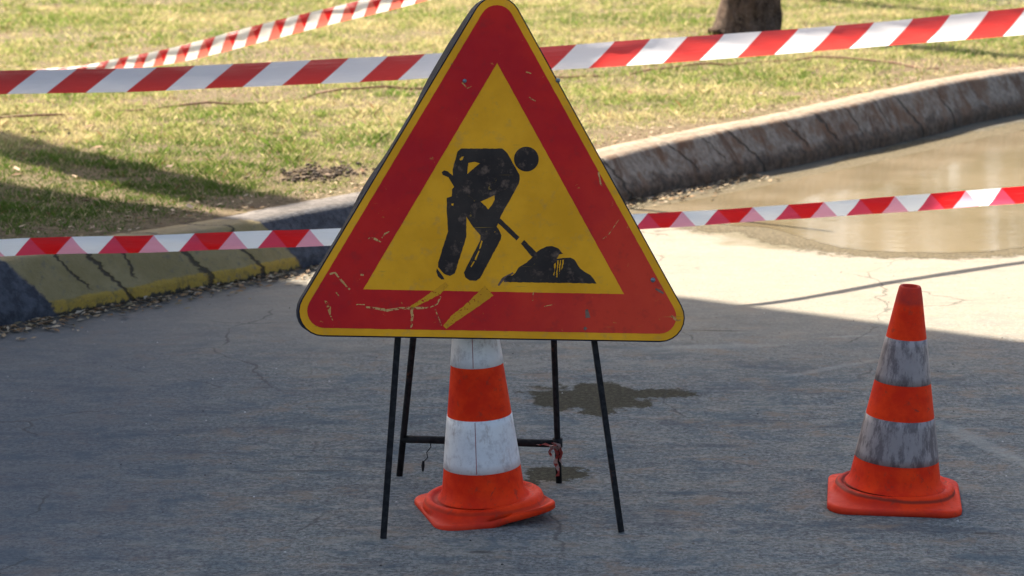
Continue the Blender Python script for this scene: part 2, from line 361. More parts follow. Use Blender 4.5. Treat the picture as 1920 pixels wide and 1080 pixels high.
def grass():
    rs = np.random.RandomState(5)
    N = 1250000
    y = 7.0 + 27 * rs.rand(N) ** 1.35
    x = (rs.rand(N) * 2 - 1) * (.235 * y + 1.1)
    kd = kerb_dist(x, y)
    dens = bare_px(x, y)
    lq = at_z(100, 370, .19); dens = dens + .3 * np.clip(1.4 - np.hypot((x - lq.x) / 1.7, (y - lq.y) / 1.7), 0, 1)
    edge = np.clip((kd - .27) / np.where(y > 10, .22, .5), 0, 1)
    # two bare earth spots seen in the photograph
    spots = [(600, 318, .30, .30), (1800, 135, .9, .5), (560, 380, .55, .3), (1700, 160, .5, .35), (600, 322, .2, .3), (1530, 178, .7, .35)]
    sp_ = np.ones(N)
    for (px, py, rx, ry) in spots:
        q = at_z(px, py, .19); sp_ *= np.clip(((x - q.x) / rx) ** 2 + ((y - q.y) / ry) ** 2, .12, 1)
    keep = (kd > .27) & (rs.rand(N) < np.clip((dens + .30 * (vnoise(x, y, 13, 77) - .5) - .22) * 3.4, .16, 1) * (.12 + .88 * edge) * sp_)
    x, y, kd, dens = x[keep], y[keep], kd[keep], dens[keep]
    n = len(x); z = lawn_h(x, y) - .004; z = z + np.clip(1 - (kd - .255) / .6, 0, 1) * (.196 * (1 + .24 * np.clip((x + .1 - .5) / 1.6, 0, 1)) - z - .004)
    lush_shade_q = at_z(100, 370, .19)
    lush_shade0 = np.clip(1.4 - np.hypot((x - lush_shade_q.x) / 1.7, (y - lush_shade_q.y) / 1.7), 0, 1)  # greener patch at left, which also carries painted lawn shade
    tuft = vnoise(x, y, 3.0, 21); tuft2 = vnoise(x, y, 11, 22)
    h = (.009 + .012 * tuft ** 1.5 + .024 * tuft2 ** 2.2) * (1 - .25 * np.clip(lush_shade0, 0, 1)) * (.5 + rs.rand(n)) * (1 + .02 * (y - 9)) * (.6 + .4 * np.clip((kd - .27) / .5, 0, 1))
    tall = rs.rand(n) < .006; h = np.where(tall, h * 1.7, h)
    wd = (.0022 + .0022 * rs.rand(n)) * (1 + .07 * (y - 9))
    az = rs.rand(n) * 2 * np.pi; ln = rs.rand(n) * 1.1 + .15; la = rs.rand(n) * 2 * np.pi
    co = np.empty((n, 4, 3))
    dx, dy = np.cos(az) * wd / 2, np.sin(az) * wd / 2
    lx, ly = np.cos(la) * h * ln, np.sin(la) * h * ln
    co[:, 0] = np.stack([x - dx, y - dy, z], 1); co[:, 1] = np.stack([x + dx, y + dy, z], 1)
    co[:, 2] = np.stack([x + dx * .7 + lx * .4, y + dy * .7 + ly * .4, z + h * .62], 1)
    co[:, 3] = np.stack([x + lx, y + ly, z + h], 1)
    me = bpy.data.meshes.new('grass'); me.vertices.add(n * 4); me.vertices.foreach_set('co', co.reshape(-1))
    me.loops.add(n * 6); me.polygons.add(n * 2)
    base = (np.arange(n) * 4)[:, None]
    lv = (base + np.array([[0, 1, 2, 0, 2, 3]])).reshape(-1)
    me.loops.foreach_set('vertex_index', lv); me.polygons.foreach_set('loop_start', np.arange(n * 2) * 3)
    me.update(calc_edges=True); me.validate()
    # species colour: straw, yellow green, green
    g = np.array([.085, .15, .022]); yg = np.array([.215, .255, .070]); stw = np.array([.43, .37, .20]); br = np.array([.20, .12, .055])
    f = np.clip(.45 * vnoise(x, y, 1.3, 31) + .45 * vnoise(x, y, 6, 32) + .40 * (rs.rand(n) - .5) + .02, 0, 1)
    lush_shade = lush_shade0
    f = np.clip(f + .05 + .32 * lush_shade, 0, 1)
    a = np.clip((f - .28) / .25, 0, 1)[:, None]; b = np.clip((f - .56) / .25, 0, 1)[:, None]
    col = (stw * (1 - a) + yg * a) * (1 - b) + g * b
    q = rs.rand(n)[:, None] + .12 * lush_shade0[:, None] * (rs.rand(n)[:, None] < .8)
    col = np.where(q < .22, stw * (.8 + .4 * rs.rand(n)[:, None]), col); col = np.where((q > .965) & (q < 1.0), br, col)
    col = col * (1.25 - .42 * np.clip(lush_shade0, 0, 1)[:, None]) * (.75 + .5 * rs.rand(n)[:, None])  # patch darkened: shade of the left lawn put into the blade colour
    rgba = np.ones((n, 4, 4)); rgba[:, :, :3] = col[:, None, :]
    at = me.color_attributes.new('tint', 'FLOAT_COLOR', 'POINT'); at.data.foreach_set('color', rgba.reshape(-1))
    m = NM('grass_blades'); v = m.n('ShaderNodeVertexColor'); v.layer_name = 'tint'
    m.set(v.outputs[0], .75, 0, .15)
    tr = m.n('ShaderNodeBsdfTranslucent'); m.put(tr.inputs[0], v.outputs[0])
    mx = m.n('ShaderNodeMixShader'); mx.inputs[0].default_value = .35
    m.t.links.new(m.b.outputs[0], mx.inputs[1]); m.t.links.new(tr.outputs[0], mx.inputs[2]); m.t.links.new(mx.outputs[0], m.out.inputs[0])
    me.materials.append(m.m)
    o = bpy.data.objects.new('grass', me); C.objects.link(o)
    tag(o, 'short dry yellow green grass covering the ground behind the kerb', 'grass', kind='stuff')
grass()

def litter(name, label, cat, n, place, size, cols, seed, curl=.5, chunky=False):
    rs = random.Random(seed); verts, faces, tint = [], [], []
    for _ in range(n):
        x, y, z = place(rs); s = rs.uniform(*size); a = rs.uniform(0, 6.28); c = rs.choice(cols); k = rs.uniform(.7, 1.25)
        b = len(verts)
        if chunky:
            rr = [[rs.uniform(.6, 1) for _ in range(6)] for _ in range(2)]
            for lv, zz in ((0, 0), (1, .55)):
                for t in range(6):
                    r_ = s * rr[lv][t] * (1 if lv == 0 else .6); verts.append((x + r_ * math.cos(t * 1.047 + a), y + r_ * math.sin(t * 1.047 + a), z + zz * s))
            for t in range(6): faces.append((b + t, b + (t + 1) % 6, b + 6 + (t + 1) % 6, b + 6 + t))
            faces.append(tuple(b + 6 + t for t in range(6)))
            tint += [(c[0] * k, c[1] * k, c[2] * k, 1)] * 12
        else:
            w_ = s * rs.uniform(.3, .6); tl = rs.uniform(-.4, .4); ca, sa = math.cos(a), math.sin(a)
            for (u, v, h) in ((-1, 0, 0), (0, -w_ / s, .12 + tl * .3), (1, 0, curl * rs.random()), (0, w_ / s, .35 + tl * .3)):
                u *= s; v *= s; verts.append((x + u * ca - v * sa, y + u * sa + v * ca, z + .003 + max(0, h) * s))
            faces += [(b, b + 1, b + 2), (b, b + 2, b + 3)]
            tint += [(c[0] * k, c[1] * k, c[2] * k, 1)] * 4
    m = NM(name + '_surface'); v = m.n('ShaderNodeVertexColor'); v.layer_name = 'tint'; m.set(v.outputs[0], .8, 0, .2)
    o = mesh(name, verts, faces, m.m)
    at = o.data.color_attributes.new('tint', 'FLOAT_COLOR', 'POINT')
    at.data.foreach_set('color', np.array(tint, dtype=np.float32).reshape(-1))
    tag(o, label, cat, kind='stuff'); return o
KLEN = len(KP)
def foot_place(rs):
    p = KP[rs.randrange(10, int(KLEN * .37))]; d = abs(rs.gauss(.03, .075)) + .01
    q = p + KN * d; return q.x, q.y, .002
def lip_place(rs):
    p = KP[rs.randrange(10, KLEN - 10)]; d = .25 + abs(rs.gauss(0, .22)); q = p - KN * d
    e = min(1, max(0, (d - .255) / .6)); return q.x, q.y, (1 - e) * .198 * kf(p) + e * float(lawn_h(q.x, q.y)) + .003
def lawn_place(rs):
    while True:
        y = rs.uniform(9, 26); x = rs.uniform(-1, 1) * (.23 * y + .6)
        if float(kerb_dist(np.array([x]), np.array([y]))[0]) > .4: return x, y, float(lawn_h(x, y)) + .02
dead = [(.22, .13, .06), (.30, .22, .13), (.12, .075, .04), (.38, .30, .2), (.17, .14, .08)]
litter('leaf_litter', 'dead leaves and dirt gathered along the foot of the painted kerb', 'leaf litter', 2600, foot_place, (.006, .020), dead + dead + [(.34, .28, .2)], 1)
litter('dry_leaves', 'dry leaves and crumbs scattered on the bare earth behind the kerb', 'leaf litter', 2300, lip_place, (.006, .018), dead + [(.45, .33, .22)], 2)
litter('lawn_leaves', 'brown leaves scattered across the sunlit grass', 'leaf litter', 420, lawn_place, (.012, .035), [(.16, .085, .04), (.24, .14, .07), (.42, .30, .2)], 3)
def clod_place(rs):
    px, py, rx, ry = rs.choice([(600, 322, .16, .25), (600, 322, .16, .25), (85, 238, .12, .12)]); q = at_z(px, py, .19)
    x, y = q.x + rs.gauss(0, rx * .6), q.y + rs.gauss(0, ry * .6); return x, y, float(lawn_h(x, y)) + rs.uniform(-.004, .012)
litter('soil_crumbs', 'dark loose soil showing through the grass left of the sign', 'soil', 420, clod_place, (.005, .020), [(.04, .028, .018), (.09, .06, .035), (.13, .09, .055)], 6, chunky=True)
def road_place(rs):
    y = rs.uniform(4.6, 9); x = rs.uniform(-.24, .24) * y; return x, y, .0
litter('grit', 'tiny stones and grit scattered over the road', 'grit', 420, road_place, (.0012, .0042), [(.05, .05, .05), (.4, .4, .38), (.2, .17, .14), (.3, .29, .28)], 4, chunky=True)

# ------------------------------------------------------------------ puddle
def puddle():
    m = NM('muddy_water'); co = m.co()
    n = m.noise(co, 1.5, 4, .6); n2 = m.noise(m.co(scale=(1, 2.5, 1)), 6, 3, .6)
    c = m.mix(m.ramp(n, .35, .65), (.155, .125, .075), (.215, .175, .115))
    m.set(c, .07, 0, .5); m.b.inputs['IOR'].default_value = 1.33
    m.bump(n2, .04, .02)
    outline = [(1190, 392), (1330, 368), (1500, 333), (1700, 290), (1850, 256), (1990, 232), (2150, 226), (2300, 280), (2260, 360), (2120, 432), (1960, 458), (1860, 470), (1760, 472), (1660, 470), (1580, 463), (1520, 450), (1470, 434), (1420, 424), (1330, 418), (1250, 408)]
    pts = [at_z(a, b, .004) for a, b in outline]; out = []
    ps = resample(pts + [pts[0]], .05)[:-1]
    for i, p in enumerate(ps):
        k = .035 * (float(vnoise(p.x, p.y, 4, 8)) - .5) + .02 * (float(vnoise(p.x, p.y, 16, 9)) - .5)
        out.append((p.x + k, p.y + k * 2, .0022))
    o = mesh('water', out, [tuple(range(len(out)))], m.m)
    # wet gritty mud that rings the water
    mm = NM('wet_mud'); U, V, _ = mm.sep(mm.tc.outputs['UV']); co = mm.co(); a = mm.noise(co, 8, 6, .75); b = mm.noise(co, 60, 4, .75)
    cc = mm.mix(mm.ramp(b, .35, .65), (.045, .036, .018), (.13, .105, .06)); mm.set(cc, .8, 0, .15)
    al = mm.math('ADD', V, mm.math('MULTIPLY', mm.math('SUBTRACT', mm.math('ADD', a, mm.math('MULTIPLY', b, .5)), .75), 1.5))
    mm.put(mm.b.inputs['Alpha'], mm.ramp(al, .28, .58, 0., .95))
    cxy = Vector((sum(p[0] for p in out) / len(out), sum(p[1] for p in out) / len(out), 0)); n = len(out); vs, fs, uv = [], [], []
    for i, p in enumerate(out):
        p = Vector(p); q0 = Vector(out[i - 4]); q1 = Vector(out[(i + 4) % n]); e = (q1 - q0).normalized(); nn = Vector((e.y, -e.x, 0))
        if nn.dot(p - cxy) < 0: nn = -nn
        wd = .20 + .22 * float(vnoise(p.x, p.y, 1.3, 44))
        for v in (0, .5, 1): q = p + nn * wd * (1 - v) - nn * .03; vs.append((q.x, q.y, .0011)); uv.append((i * .05, v))
    for i in range(n):
        for v in (0, 1): a_ = i * 3 + v; b_ = ((i + 1) % n) * 3 + v; fs.append((a_, b_, b_ + 1, a_ + 1))
    w_ = mesh('mud', vs, fs, mm.m); ul = w_.data.uv_layers.new(name='UVMap')
    for lp in w_.data.loops: ul.data[lp.index].uv = uv[lp.vertex_index]
    tag(w_, 'dark wet mud round the edge of the puddle', kind='structure')
    tag(o, 'muddy tan puddle lying on the road below the kerb', kind='structure')
puddle()

# ------------------------------------------------------------------ brown hose on the lawn
def hose():
    for pxs, lab in (([(-160, 228), (0, 223), (140, 214), (330, 200), (500, 190), (640, 172), (900, 155), (1060, 146), (1250, 133), (1400, 121), (1530, 117), (1640, 122), (1760, 132)], 'thin brown hose lying across the grass below the upper tape'),):
        pts = [at_z(a, b, .19) for a, b in pxs]; ps = resample(pts, .15); bm = bmesh.new()
        q = [Vector((p.x, p.y, float(lawn_h(p.x, p.y)) + .018 + .014 * math.sin(i * .9) + .006 * math.sin(i * 2.3))) for i, p in enumerate(ps)]
        tube(bm, q, .006, 6)
        o = from_bm('hose', bm, simple('hose_plastic', (.20, .085, .045), .7), None, True); tag(o, lab, 'hose')
hose()

# ------------------------------------------------------------------ sign
def plane_frame():
    fl, fr = at_z(722, 1018), at_z(1163, 1008)          # feet of the two front legs
    ex = (fr - fl).normalized()
    lean = R(12.3)
    nh = Vector((ex.y, -ex.x, 0))                        # horizontal, towards the camera
    ev = (Vector((0, 0, 1)) * math.cos(lean) - nh * math.sin(lean)).normalized()
    nn = ex.cross(ev).normalized()
    if nn.y > 0: nn = -nn
    return (fl + fr) / 2, ex, ev, nn
SO, EX, EV, EN = plane_frame()
def s2(px, py):
    """photograph pixel -> metres on the sign's leaning plane"""
    d = ray(px, py); o = Vector((0, 0, CAM_H)); t = (SO - o).dot(EN) / d.dot(EN); p = o + d * t - SO
    return (p.dot(EX), p.dot(EV))
sign = empty('road_work_sign', SO)
SM = Matrix((EX, EV, EN)).transposed()
sign.rotation_euler = SM.to_euler()
tag(sign, 'red and yellow triangular road work sign with a digging worker, standing on black metal legs', 'sign')
def to_sign(p): return SM.inverted() @ (Vector(p) - SO)

def rounded(tri, rad, n=9):
    out = []
    for i in range(3):
        p = Vector(tri[i]); a = (Vector(tri[i - 1]) - p).normalized(); b = (Vector(tri[(i + 1) % 3]) - p).normalized()
        if rad <= 0: out.append(tuple(p)); continue
        half = a.angle(b) / 2; tl = rad / math.tan(half); c = p + (a + b).normalized() * rad / math.sin(half)
        s0 = p + a * tl - c; s1 = p + b * tl - c
        a0 = math.atan2(s0.y, s0.x); a1 = math.atan2(s1.y, s1.x); da = (a1 - a0 + math.pi) % (2 * math.pi) - math.pi
        for k in range(n): t = a0 + da * k / (n - 1); out.append((c.x + rad * math.cos(t), c.y + rad * math.sin(t)))
    return out
def offset_tri(tri, d):
    c = sum((Vector(t) for t in tri), Vector((0, 0))) / 3; L = []
    for i in range(3):
        a, b = Vector(tri[i]), Vector(tri[(i + 1) % 3]); e = (b - a).normalized(); n = Vector((-e.y, e.x))
        if n.dot(c - a) < 0: n = -n
        L.append((a + n * d, e))
    out = []
    for i in range(3):
        p, e = L[i - 1]; q, f = L[i]; t = ((q.x - p.x) * f.y - (q.y - p.y) * f.x) / (e.x * f.y - e.y * f.x); out.append(tuple(p + e * t))
    return out
def extrude_poly(bm, poly, z0, z1, holes=()):
    """filled 2D outline (with holes) as a slab between z0 and z1"""
    from mathutils.geometry import tessellate_polygon
    loops = [list(poly)] + [list(h) for h in holes]
    tris = tessellate_polygon([[Vector((x, y, 0)) for x, y in l] for l in loops])
    flat = [p for l in loops for p in l]
    top = [bm.verts.new((x, y, z1)) for x, y in flat]; bot = [bm.verts.new((x, y, z0)) for x, y in flat]
    for t in tris:
        try: bm.faces.new([top[i] for i in t]); bm.faces.new([bot[i] for i in t][::-1])
        except ValueError: pass
    k = 0
    for l in loops:
        n = len(l)
        for i in range(n):
            a, b = k + i, k + (i + 1) % n
            try: bm.faces.new((top[a], top[b], bot[b], bot[a]))
            except ValueError: pass
        k += n

def sign_paint(name, col_a, col_b, chip=None, chipamt=0., rough=.45, dirt=(.09, .07, .05), dirtamt=.35, grad=None, cut=None):
    m = NM(name); co = m.co()
    n1 = m.noise(co, 5, 5, .6); n2 = m.noise(co, 26, 6, .7); n3 = m.noise(co, 120, 4, .7)
    c = m.mix(m.ramp(n1, .34, .66), col_a, col_b)
    if grad:
        X, Y, _ = m.sep(co)
        g = m.ramp(m.math('ADD', m.math('SUBTRACT', m.math('MULTIPLY', X, 1.3), Y), m.math('MULTIPLY', m.math('SUBTRACT', n1, .5), .5)), -.75, .1)
        c = m.mix(m.math('MULTIPLY', g, .8), c, grad)
    c = m.mix(m.math('MULTIPLY', m.ramp(n2, .52, .72), dirtamt), c, dirt)
    c = m.mix(m.math('MULTIPLY', m.ramp(n3, .64, .72), .35), c, dirt)
    # fine scratches in two directions
    sc = None
    for ang, sx in ((35, 1), (-52, 2), (80, 3)):
        s_ = m.noise(m.co(scale=(3, 90, 3), rot=(0, 0, R(ang)), loc=(sx, sx, 0)), 1, 2, .5)
        mask = m.ramp(m.noise(co, 7 + sx, 3, .6), .54, .62)
        k = m.math('MULTIPLY', m.ramp(s_, .70, .73), mask); sc = k if sc is None else m.math('MAXIMUM', sc, k)
    if chip:
        c = m.mix(m.math('MULTIPLY', sc, .6), c, chip)
        ch = m.math('MULTIPLY', m.ramp(m.noise(co, 38, 6, .75, .6), .655, .675), chipamt)
        c = m.mix(ch, c, chip)
    if cut: c = cut(m, c, co, n2)
    m.set(c, m.ramp(n2, .3, .7, rough + .05, rough + .25), 0, .16)
    m.bump(m.math('ADD', n1, m.math('MULTIPLY', n2, .1)), .12, .01)
    return m.m

m_yel = sign_paint('sign_yellow', (.66, .290, .006), (.80, .365, .012), chip=(.40, .23, .03), chipamt=.5, dirt=(.30, .20, .10), dirtamt=.30)
m_red = sign_paint('sign_red', (.44, .008, .012), (.54, .014, .010), chip=(.52, .25, .05), chipamt=.45, dirt=(.20, .03, .03), dirtamt=.35, grad=(.66, .060, .022))
m_blk = sign_paint('sign_black', (.020, .014, .012), (.040, .029, .022), chip=(.34, .20, .03), chipamt=.55, dirt=(.16, .105, .075), dirtamt=.95)
m_back = simple('sign_back_metal', (.006, .011, .024), .6, 0, .5, 18, 0, .10)
_m = NM('leg_black_iron'); _c = _m.co(); _n = _m.noise(_c, 9, 6, .75)
_m.set(_m.mix(_m.ramp(_n, .60, .68), _m.mix(_m.ramp(_m.noise(_c, 60, 3), .4, .6), (.006, .006, .007), (.016, .015, .016)), (.085, .030, .014)), .7, 0, .18); _m.bump(_n, .3, .004); m_leg = _m.m

outer = [s2(933, -48.7), s2(528.7, 627), s2(1312.8, 640.3)]
T0 = -.0005
# backing pan with folded rim
bm = bmesh.new()
rim = rounded(offset_tri(outer, -.003), .058)
wav = []
nR = len(rim)
# subdivide rim
fine_rim = []
for i in range(nR):
    a, b = Vector(rim[i]), Vector(rim[(i + 1) % nR]); k = max(1, int((b - a).length / .015))
    for j in range(k): fine_rim.append(a.lerp(b, j / k))
front = [bm.verts.new((p.x, p.y, T0)) for p in fine_rim]
cx = sum(p.x for p in fine_rim) / len(fine_rim)
backv = []
for p in fine_rim:
    left = p.x < cx and p.y > .5
    t = p.y
    bulge = (.006 + .006 * max(0, math.sin(t * 17)) ** 2 + .007 * (t > 1.02) * max(0, math.sin((t - 1.02) * 18))) if left else 0
    d = Vector((-.866, .5)) * bulge
    backv.append(bm.verts.new((p.x + d.x, p.y + d.y, T0 - .028 - bulge)))
n = len(front)
for i in range(n): bm.faces.new((front[i], front[(i + 1) % n], backv[(i + 1) % n], backv[i]))
bm.faces.new(front)
inner = [bm.verts.new((v.co.x * .97 + cx * .03, .5 + (v.co.y - .5) * .97 + .0, T0 - .028)) for v in backv]
for i in range(n): bm.faces.new((backv[i], backv[(i + 1) % n], inner[(i + 1) % n], inner[i]))
pan = from_bm('backing_panel', bm, m_back, sign)
# yellow sheet: outline plus field
bm = bmesh.new(); extrude_poly(bm, rounded(outer, .055), T0 + .0002, T0 + .0020)
from_bm('yellow_sheet', bm, m_yel, sign)
# red border
redo = rounded(offset_tri(outer, .0165), .040)
redi = [s2(932, 118), s2(681, 542.5), s2(1170, 551.5)]
def wig(poly, amp, seed, step=.01):
    rs = random.Random(seed); out = []
    for i in range(len(poly)):
        a, b = Vector(poly[i]), Vector(poly[(i + 1) % len(poly)]); k = max(1, int((b - a).length / step))
        for j in range(k):
            p = a.lerp(b, j / k)
            if j: p += Vector((rs.uniform(-amp, amp), rs.uniform(-amp, amp)))
            out.append(tuple(p))
    return out
bm = bmesh.new(); extrude_poly(bm, wig(redo, .0003, 1), T0 + .0020, T0 + .0026, [wig(redi, .0003, 2)])
from_bm('red_border', bm, m_red, sign)

# digging worker, traced on the sign face (zoomed picture coordinates)
def z2(a, b): return s2(780 + a / 3.375, 240 + b / 3.375)
body = [(285, 130), (545, 130), (578, 160), (655, 298), (656, 325), (650, 352), (535, 560), (510, 625), (530, 655), (540, 680), (536, 705), (405, 950), (380, 967), (340, 965), (312, 945), (303, 915), (318, 882), (405, 715), (408, 680),
        (360, 625), (318, 560), (318, 690), (245, 920), (215, 936), (180, 925), (140, 880), (140, 850), (203, 655), (195, 540), (195, 442), (226, 432), (228, 388), (242, 372), (205, 312), (168, 296), (163, 280), (178, 268), (200, 274), (234, 302), (232, 262), (262, 150)]
h1 = [(330, 222), (368, 214), (404, 224), (350, 268), (324, 292)]
h2 = [(274, 198), (288, 182), (302, 180), (294, 202), (280, 206)]
h3 = [(408, 466), (450, 448), (496, 426), (498, 452), (478, 490), (456, 516), (440, 494)]
wear = [(405, 700), (425, 712), (415, 760), (400, 790), (375, 850), (348, 880), (340, 868), (366, 810), (380, 780), (392, 735)]
pile = [(555, 975), (562, 950), (578, 936), (608, 934), (628, 918), (648, 884), (700, 852), (735, 818), (758, 790), (790, 766), (825, 750), (862, 747), (900, 762), (930, 796), (905, 800), (890, 828), (948, 822), (975, 820), (1000, 832), (1020, 862), (1042, 892), (1080, 918), (1105, 932), (1126, 958), (1142, 984)]
pw_old = [(872, 860), (895, 835), (938, 832), (940, 858), (925, 900), (915, 945), (885, 952), (866, 930), (878, 900)]
shaft1 = [(513, 596), (532, 572), (655, 690), (636, 712)]
shaft2 = [(664, 732), (684, 708), (764, 790), (735, 816)]
toe = [(132, 888), (142, 902), (170, 938), (180, 958), (160, 958), (138, 938), (128, 908)]
bm = bmesh.new()
za, zb = T0 + .0019, T0 + .0024
def zp(l): return [z2(*q) for q in l]
extrude_poly(bm, wig(zp(body), .0005, 3, .006), za, zb, [wig(zp(h), .0004, 5, .005) for h in (h1, h2, h3, [(412, 712), (422, 716), (408, 762), (398, 768)], [(394, 775), (402, 780), (378, 838), (370, 832)], [(366, 842), (372, 846), (350, 882), (344, 876)], [(222, 480), (238, 476), (236, 492), (226, 490)], [(500, 655), (504, 657), (492, 662)])])
extrude_poly(bm, wig(zp(pile), .0006, 6, .005), za, zb, [wig(zp(h), .0010, 7, .003) for h in ([(872, 862), (884, 850), (884, 880), (876, 935), (868, 930), (876, 890)], [(893, 838), (903, 836), (900, 880), (892, 948), (886, 940), (892, 880)], [(910, 836), (918, 836), (914, 890), (906, 930), (904, 900)], [(924, 834), (936, 834), (930, 880), (920, 905), (922, 870)])])
for q in (shaft1, shaft2, toe): extrude_poly(bm, wig(zp(q), .0004, 8, .006), za, zb)
hx, hy = z2(698, 197); rr = 77 / 3.375 * 5.75 / F
extrude_poly(bm, [(hx + rr * math.cos(k * math.pi / 20), hy + rr * math.sin(k * math.pi / 20)) for k in range(40)], za, zb)
from_bm('worker_pictogram', bm, m_blk, sign)
# worn stripes and scratches where the yellow shows through
def ragged(m, lo, hi):
    t = m.node_tree; tc = t.nodes.new('ShaderNodeTexCoord'); n = t.nodes.new('ShaderNodeTexNoise'); n.inputs['Scale'].default_value = 150; n.inputs['Detail'].default_value = 4
    t.links.new(tc.outputs['Object'], n.inputs['Vector']); q = t.nodes.new('ShaderNodeMapRange'); q.inputs[1].default_value = lo; q.inputs[2].default_value = hi
    t.links.new(n.outputs[0], q.inputs[0]); t.links.new(q.outputs[0], t.nodes['Principled BSDF'].inputs['Alpha'])
m_scr = sign_paint('sign_worn_yellow', (.54, .24, .008), (.64, .29, .012), chip=(.36, .08, .02), chipamt=.9, dirt=(.24, .10, .03), dirtamt=.8)
m_scr2 = sign_paint('sign_scratch', (.50, .22, .06), (.58, .33, .12), chip=(.40, .05, .03), chipamt=.8, dirt=(.38, .05, .04), dirtamt=.6)
def strip(bm, pts, ws, amp=.0008, seed=0, z=(.0024, .0029)):
    rs = random.Random(seed); P = [Vector(s2(*q)) for q in pts]; W = [w_ * 5.7 / F / 2 for w_ in ws]; L, Rr = [], []
    for i in range(len(P) - 1):
        k = max(2, int((P[i + 1] - P[i]).length / .005)); e = (P[i + 1] - P[i]).normalized(); n_ = Vector((-e.y, e.x))
        for j in range(k + (i == len(P) - 2)):
            t = j / k; p = P[i].lerp(P[i + 1], t); w_ = W[i] * (1 - t) + W[i + 1] * t
            L.append(tuple(p + n_ * (w_ + rs.uniform(-amp, amp)))); Rr.append(tuple(p - n_ * (w_ + rs.uniform(-amp, amp))))
    extrude_poly(bm, L + Rr[::-1], T0 + z[0], T0 + z[1])
ragged(m_scr, .30, .38); ragged(m_scr2, .38, .48)
bm = bmesh.new()
strip(bm, [(838, 532), (822, 546), (796, 562), (770, 577)], [8, 13, 9, 6], seed=1)
strip(bm, [(917, 545), (880, 576), (850, 598), (834, 614)], [24, 17, 13, 8], seed=2)
from_bm('worn_stripe', bm, m_scr, sign)
for i, (pts, ws) in enumerate([([(771, 577), (773, 592), (771, 615)], [5, 5, 3]), ([(686, 576), (705, 578), (726, 582), (750, 578), (778, 578), (806, 577)], [3, 4, 5, 4, 5, 2]), ([(668, 571), (684, 571)], [2, 2]),
                               ([(618, 514), (628, 511), (640, 526), (656, 543)], [3, 4, 4, 3]), ([(610, 563), (617, 577), (619, 590), (624, 601)], [3, 7, 3, 1]), ([(690, 447), (703, 448), (714, 454)], [3, 4, 2]),
                               ([(716, 446), (722, 438), (730, 434)], [2, 3, 2]), ([(676, 515), (682, 516)], [3, 3]), ([(805, 577), (820, 570), (826, 556)], [2, 3, 2]), ([(816, 580), (824, 600), (828, 613)], [2, 2, 2]),
                               ([(846, 122), (852, 118)], [3, 2]), ([(986, 135), (996, 138)], [3, 2]), ([(992, 183), (1004, 190)], [3, 2]), ([(866, 155), (876, 166), (884, 162)], [2, 2, 1]),
                               ([(1122, 322), (1126, 344), (1130, 350)], [3, 3, 1]), ([(1258, 592), (1268, 600), (1276, 600)], [4, 5, 3]), ([(1000, 548), (998, 566)], [2, 1]), ([(630, 548), (636, 556)], [2, 2]), ([(1160, 412), (1140, 442), (1130, 448)], [1, 1.2, 1]), ([(1020, 575), (1040, 570)], [1.5, 1])]):
    bm = bmesh.new(); strip(bm, pts, ws, .0005, 10 + i); from_bm('scratch', bm, m_scr2, sign)
# greyish drag mark continuing over the yellow, dark chips
m_scuff = simple('scuff', (.14, .075, .05), .7, 0, .5, 60)
for i, (pts, ws, amp, zz) in enumerate([([(962, 512), (945, 522), (934, 535)], [3, 6, 3], .0008, (.0018, .0024)), ([(1100, 580), (1102, 596)], [5, 9], .0008, (.0024, .0029)),
                                        ([(1095, 614), (1099, 618)], [6, 6], .0006, (.0024, .0029)), ([(1229, 541), (1244, 550)], [4, 4], .0012, (.0024, .0029))]):
    bm = bmesh.new(); strip(bm, pts, ws, amp, 40 + i, zz); from_bm('scuff', bm, m_scuff, sign)
for (px, py, r_) in ((871, 152, .0055), (1224, 525, .0065), (1046, 151, .006)):
    u, v = s2(px, py); bm = bmesh.new()
    tube(bm, [(u, v, T0 + .001), (u, v, T0 + .0052)], [r_, r_ * .8], 12)
    tube(bm, [(u, v, T0 + .0052), (u, v, T0 + .0068)], [r_ * .6, r_ * .4], 6)
    from_bm('bolt', bm, simple('bolt_steel', (.20, .24, .28), .4, .7), sign, True)

# legs (world points -> sign space so that they hang under the sign's empty)
def leg(name, a, b, r_, sq=False, mat=m_leg):
    bm = bmesh.new(); A, B = to_sign(a), to_sign(b); k = 6
    tube(bm, [A.lerp(B, i / k) for i in range(k + 1)], r_, 4 if sq else 10, sq)
    return from_bm(name, bm, mat, sign, not sq)
def plane_pt(px, py, back):
    u, v = s2(px, py); return SO + EX * u + EV * v - EN * back
leg('leg', at_z(719, 1012) - EN * .012 + Vector((0, 0, .003)), plane_pt(775, 240, .030), .0105, True)
leg('leg', at_z(1166, 1000) - EN * .012 + Vector((0, 0, .003)), plane_pt(1060, 240, .030), .0095, True)
bl, br_ = at_z(749, 892), at_z(1048, 905)
hl, hr = at_y(824, 143, 5.76), at_y(1021, 143, 5.76)
leg('leg', bl, hl, .0085); leg('leg', br_, hr, .0080)
def on(a, b, py):
    lo, hi = 0, 1
    for _ in range(40):
        t = (lo + hi) / 2; p = a.lerp(b, t) - Vector((0, 0, CAM_H)); u = p.y * sp + p.z * cp; f = p.y * cp - p.z * sp
        y = 540 - F * u / f
        if y > py: lo = t
        else: hi = t
    return a.lerp(b, lo)
c0, c1 = on(bl, hl, 823), on(br_, hr, 832)
leg('crossbar', c0, c1, .0102)
leg('hinge_bar', on(bl, hl, 200), on(br_, hr, 200), .009)
bm = bmesh.new(); q = to_sign(c1); tube(bm, [to_sign(c1 - Vector((0, 0, .008))), to_sign(c1 + Vector((0, 0, .014)))], .013, 10); from_bm('clamp', bm, m_leg, sign, True)
# rubber rust mark on front leg is in the iron's own variation

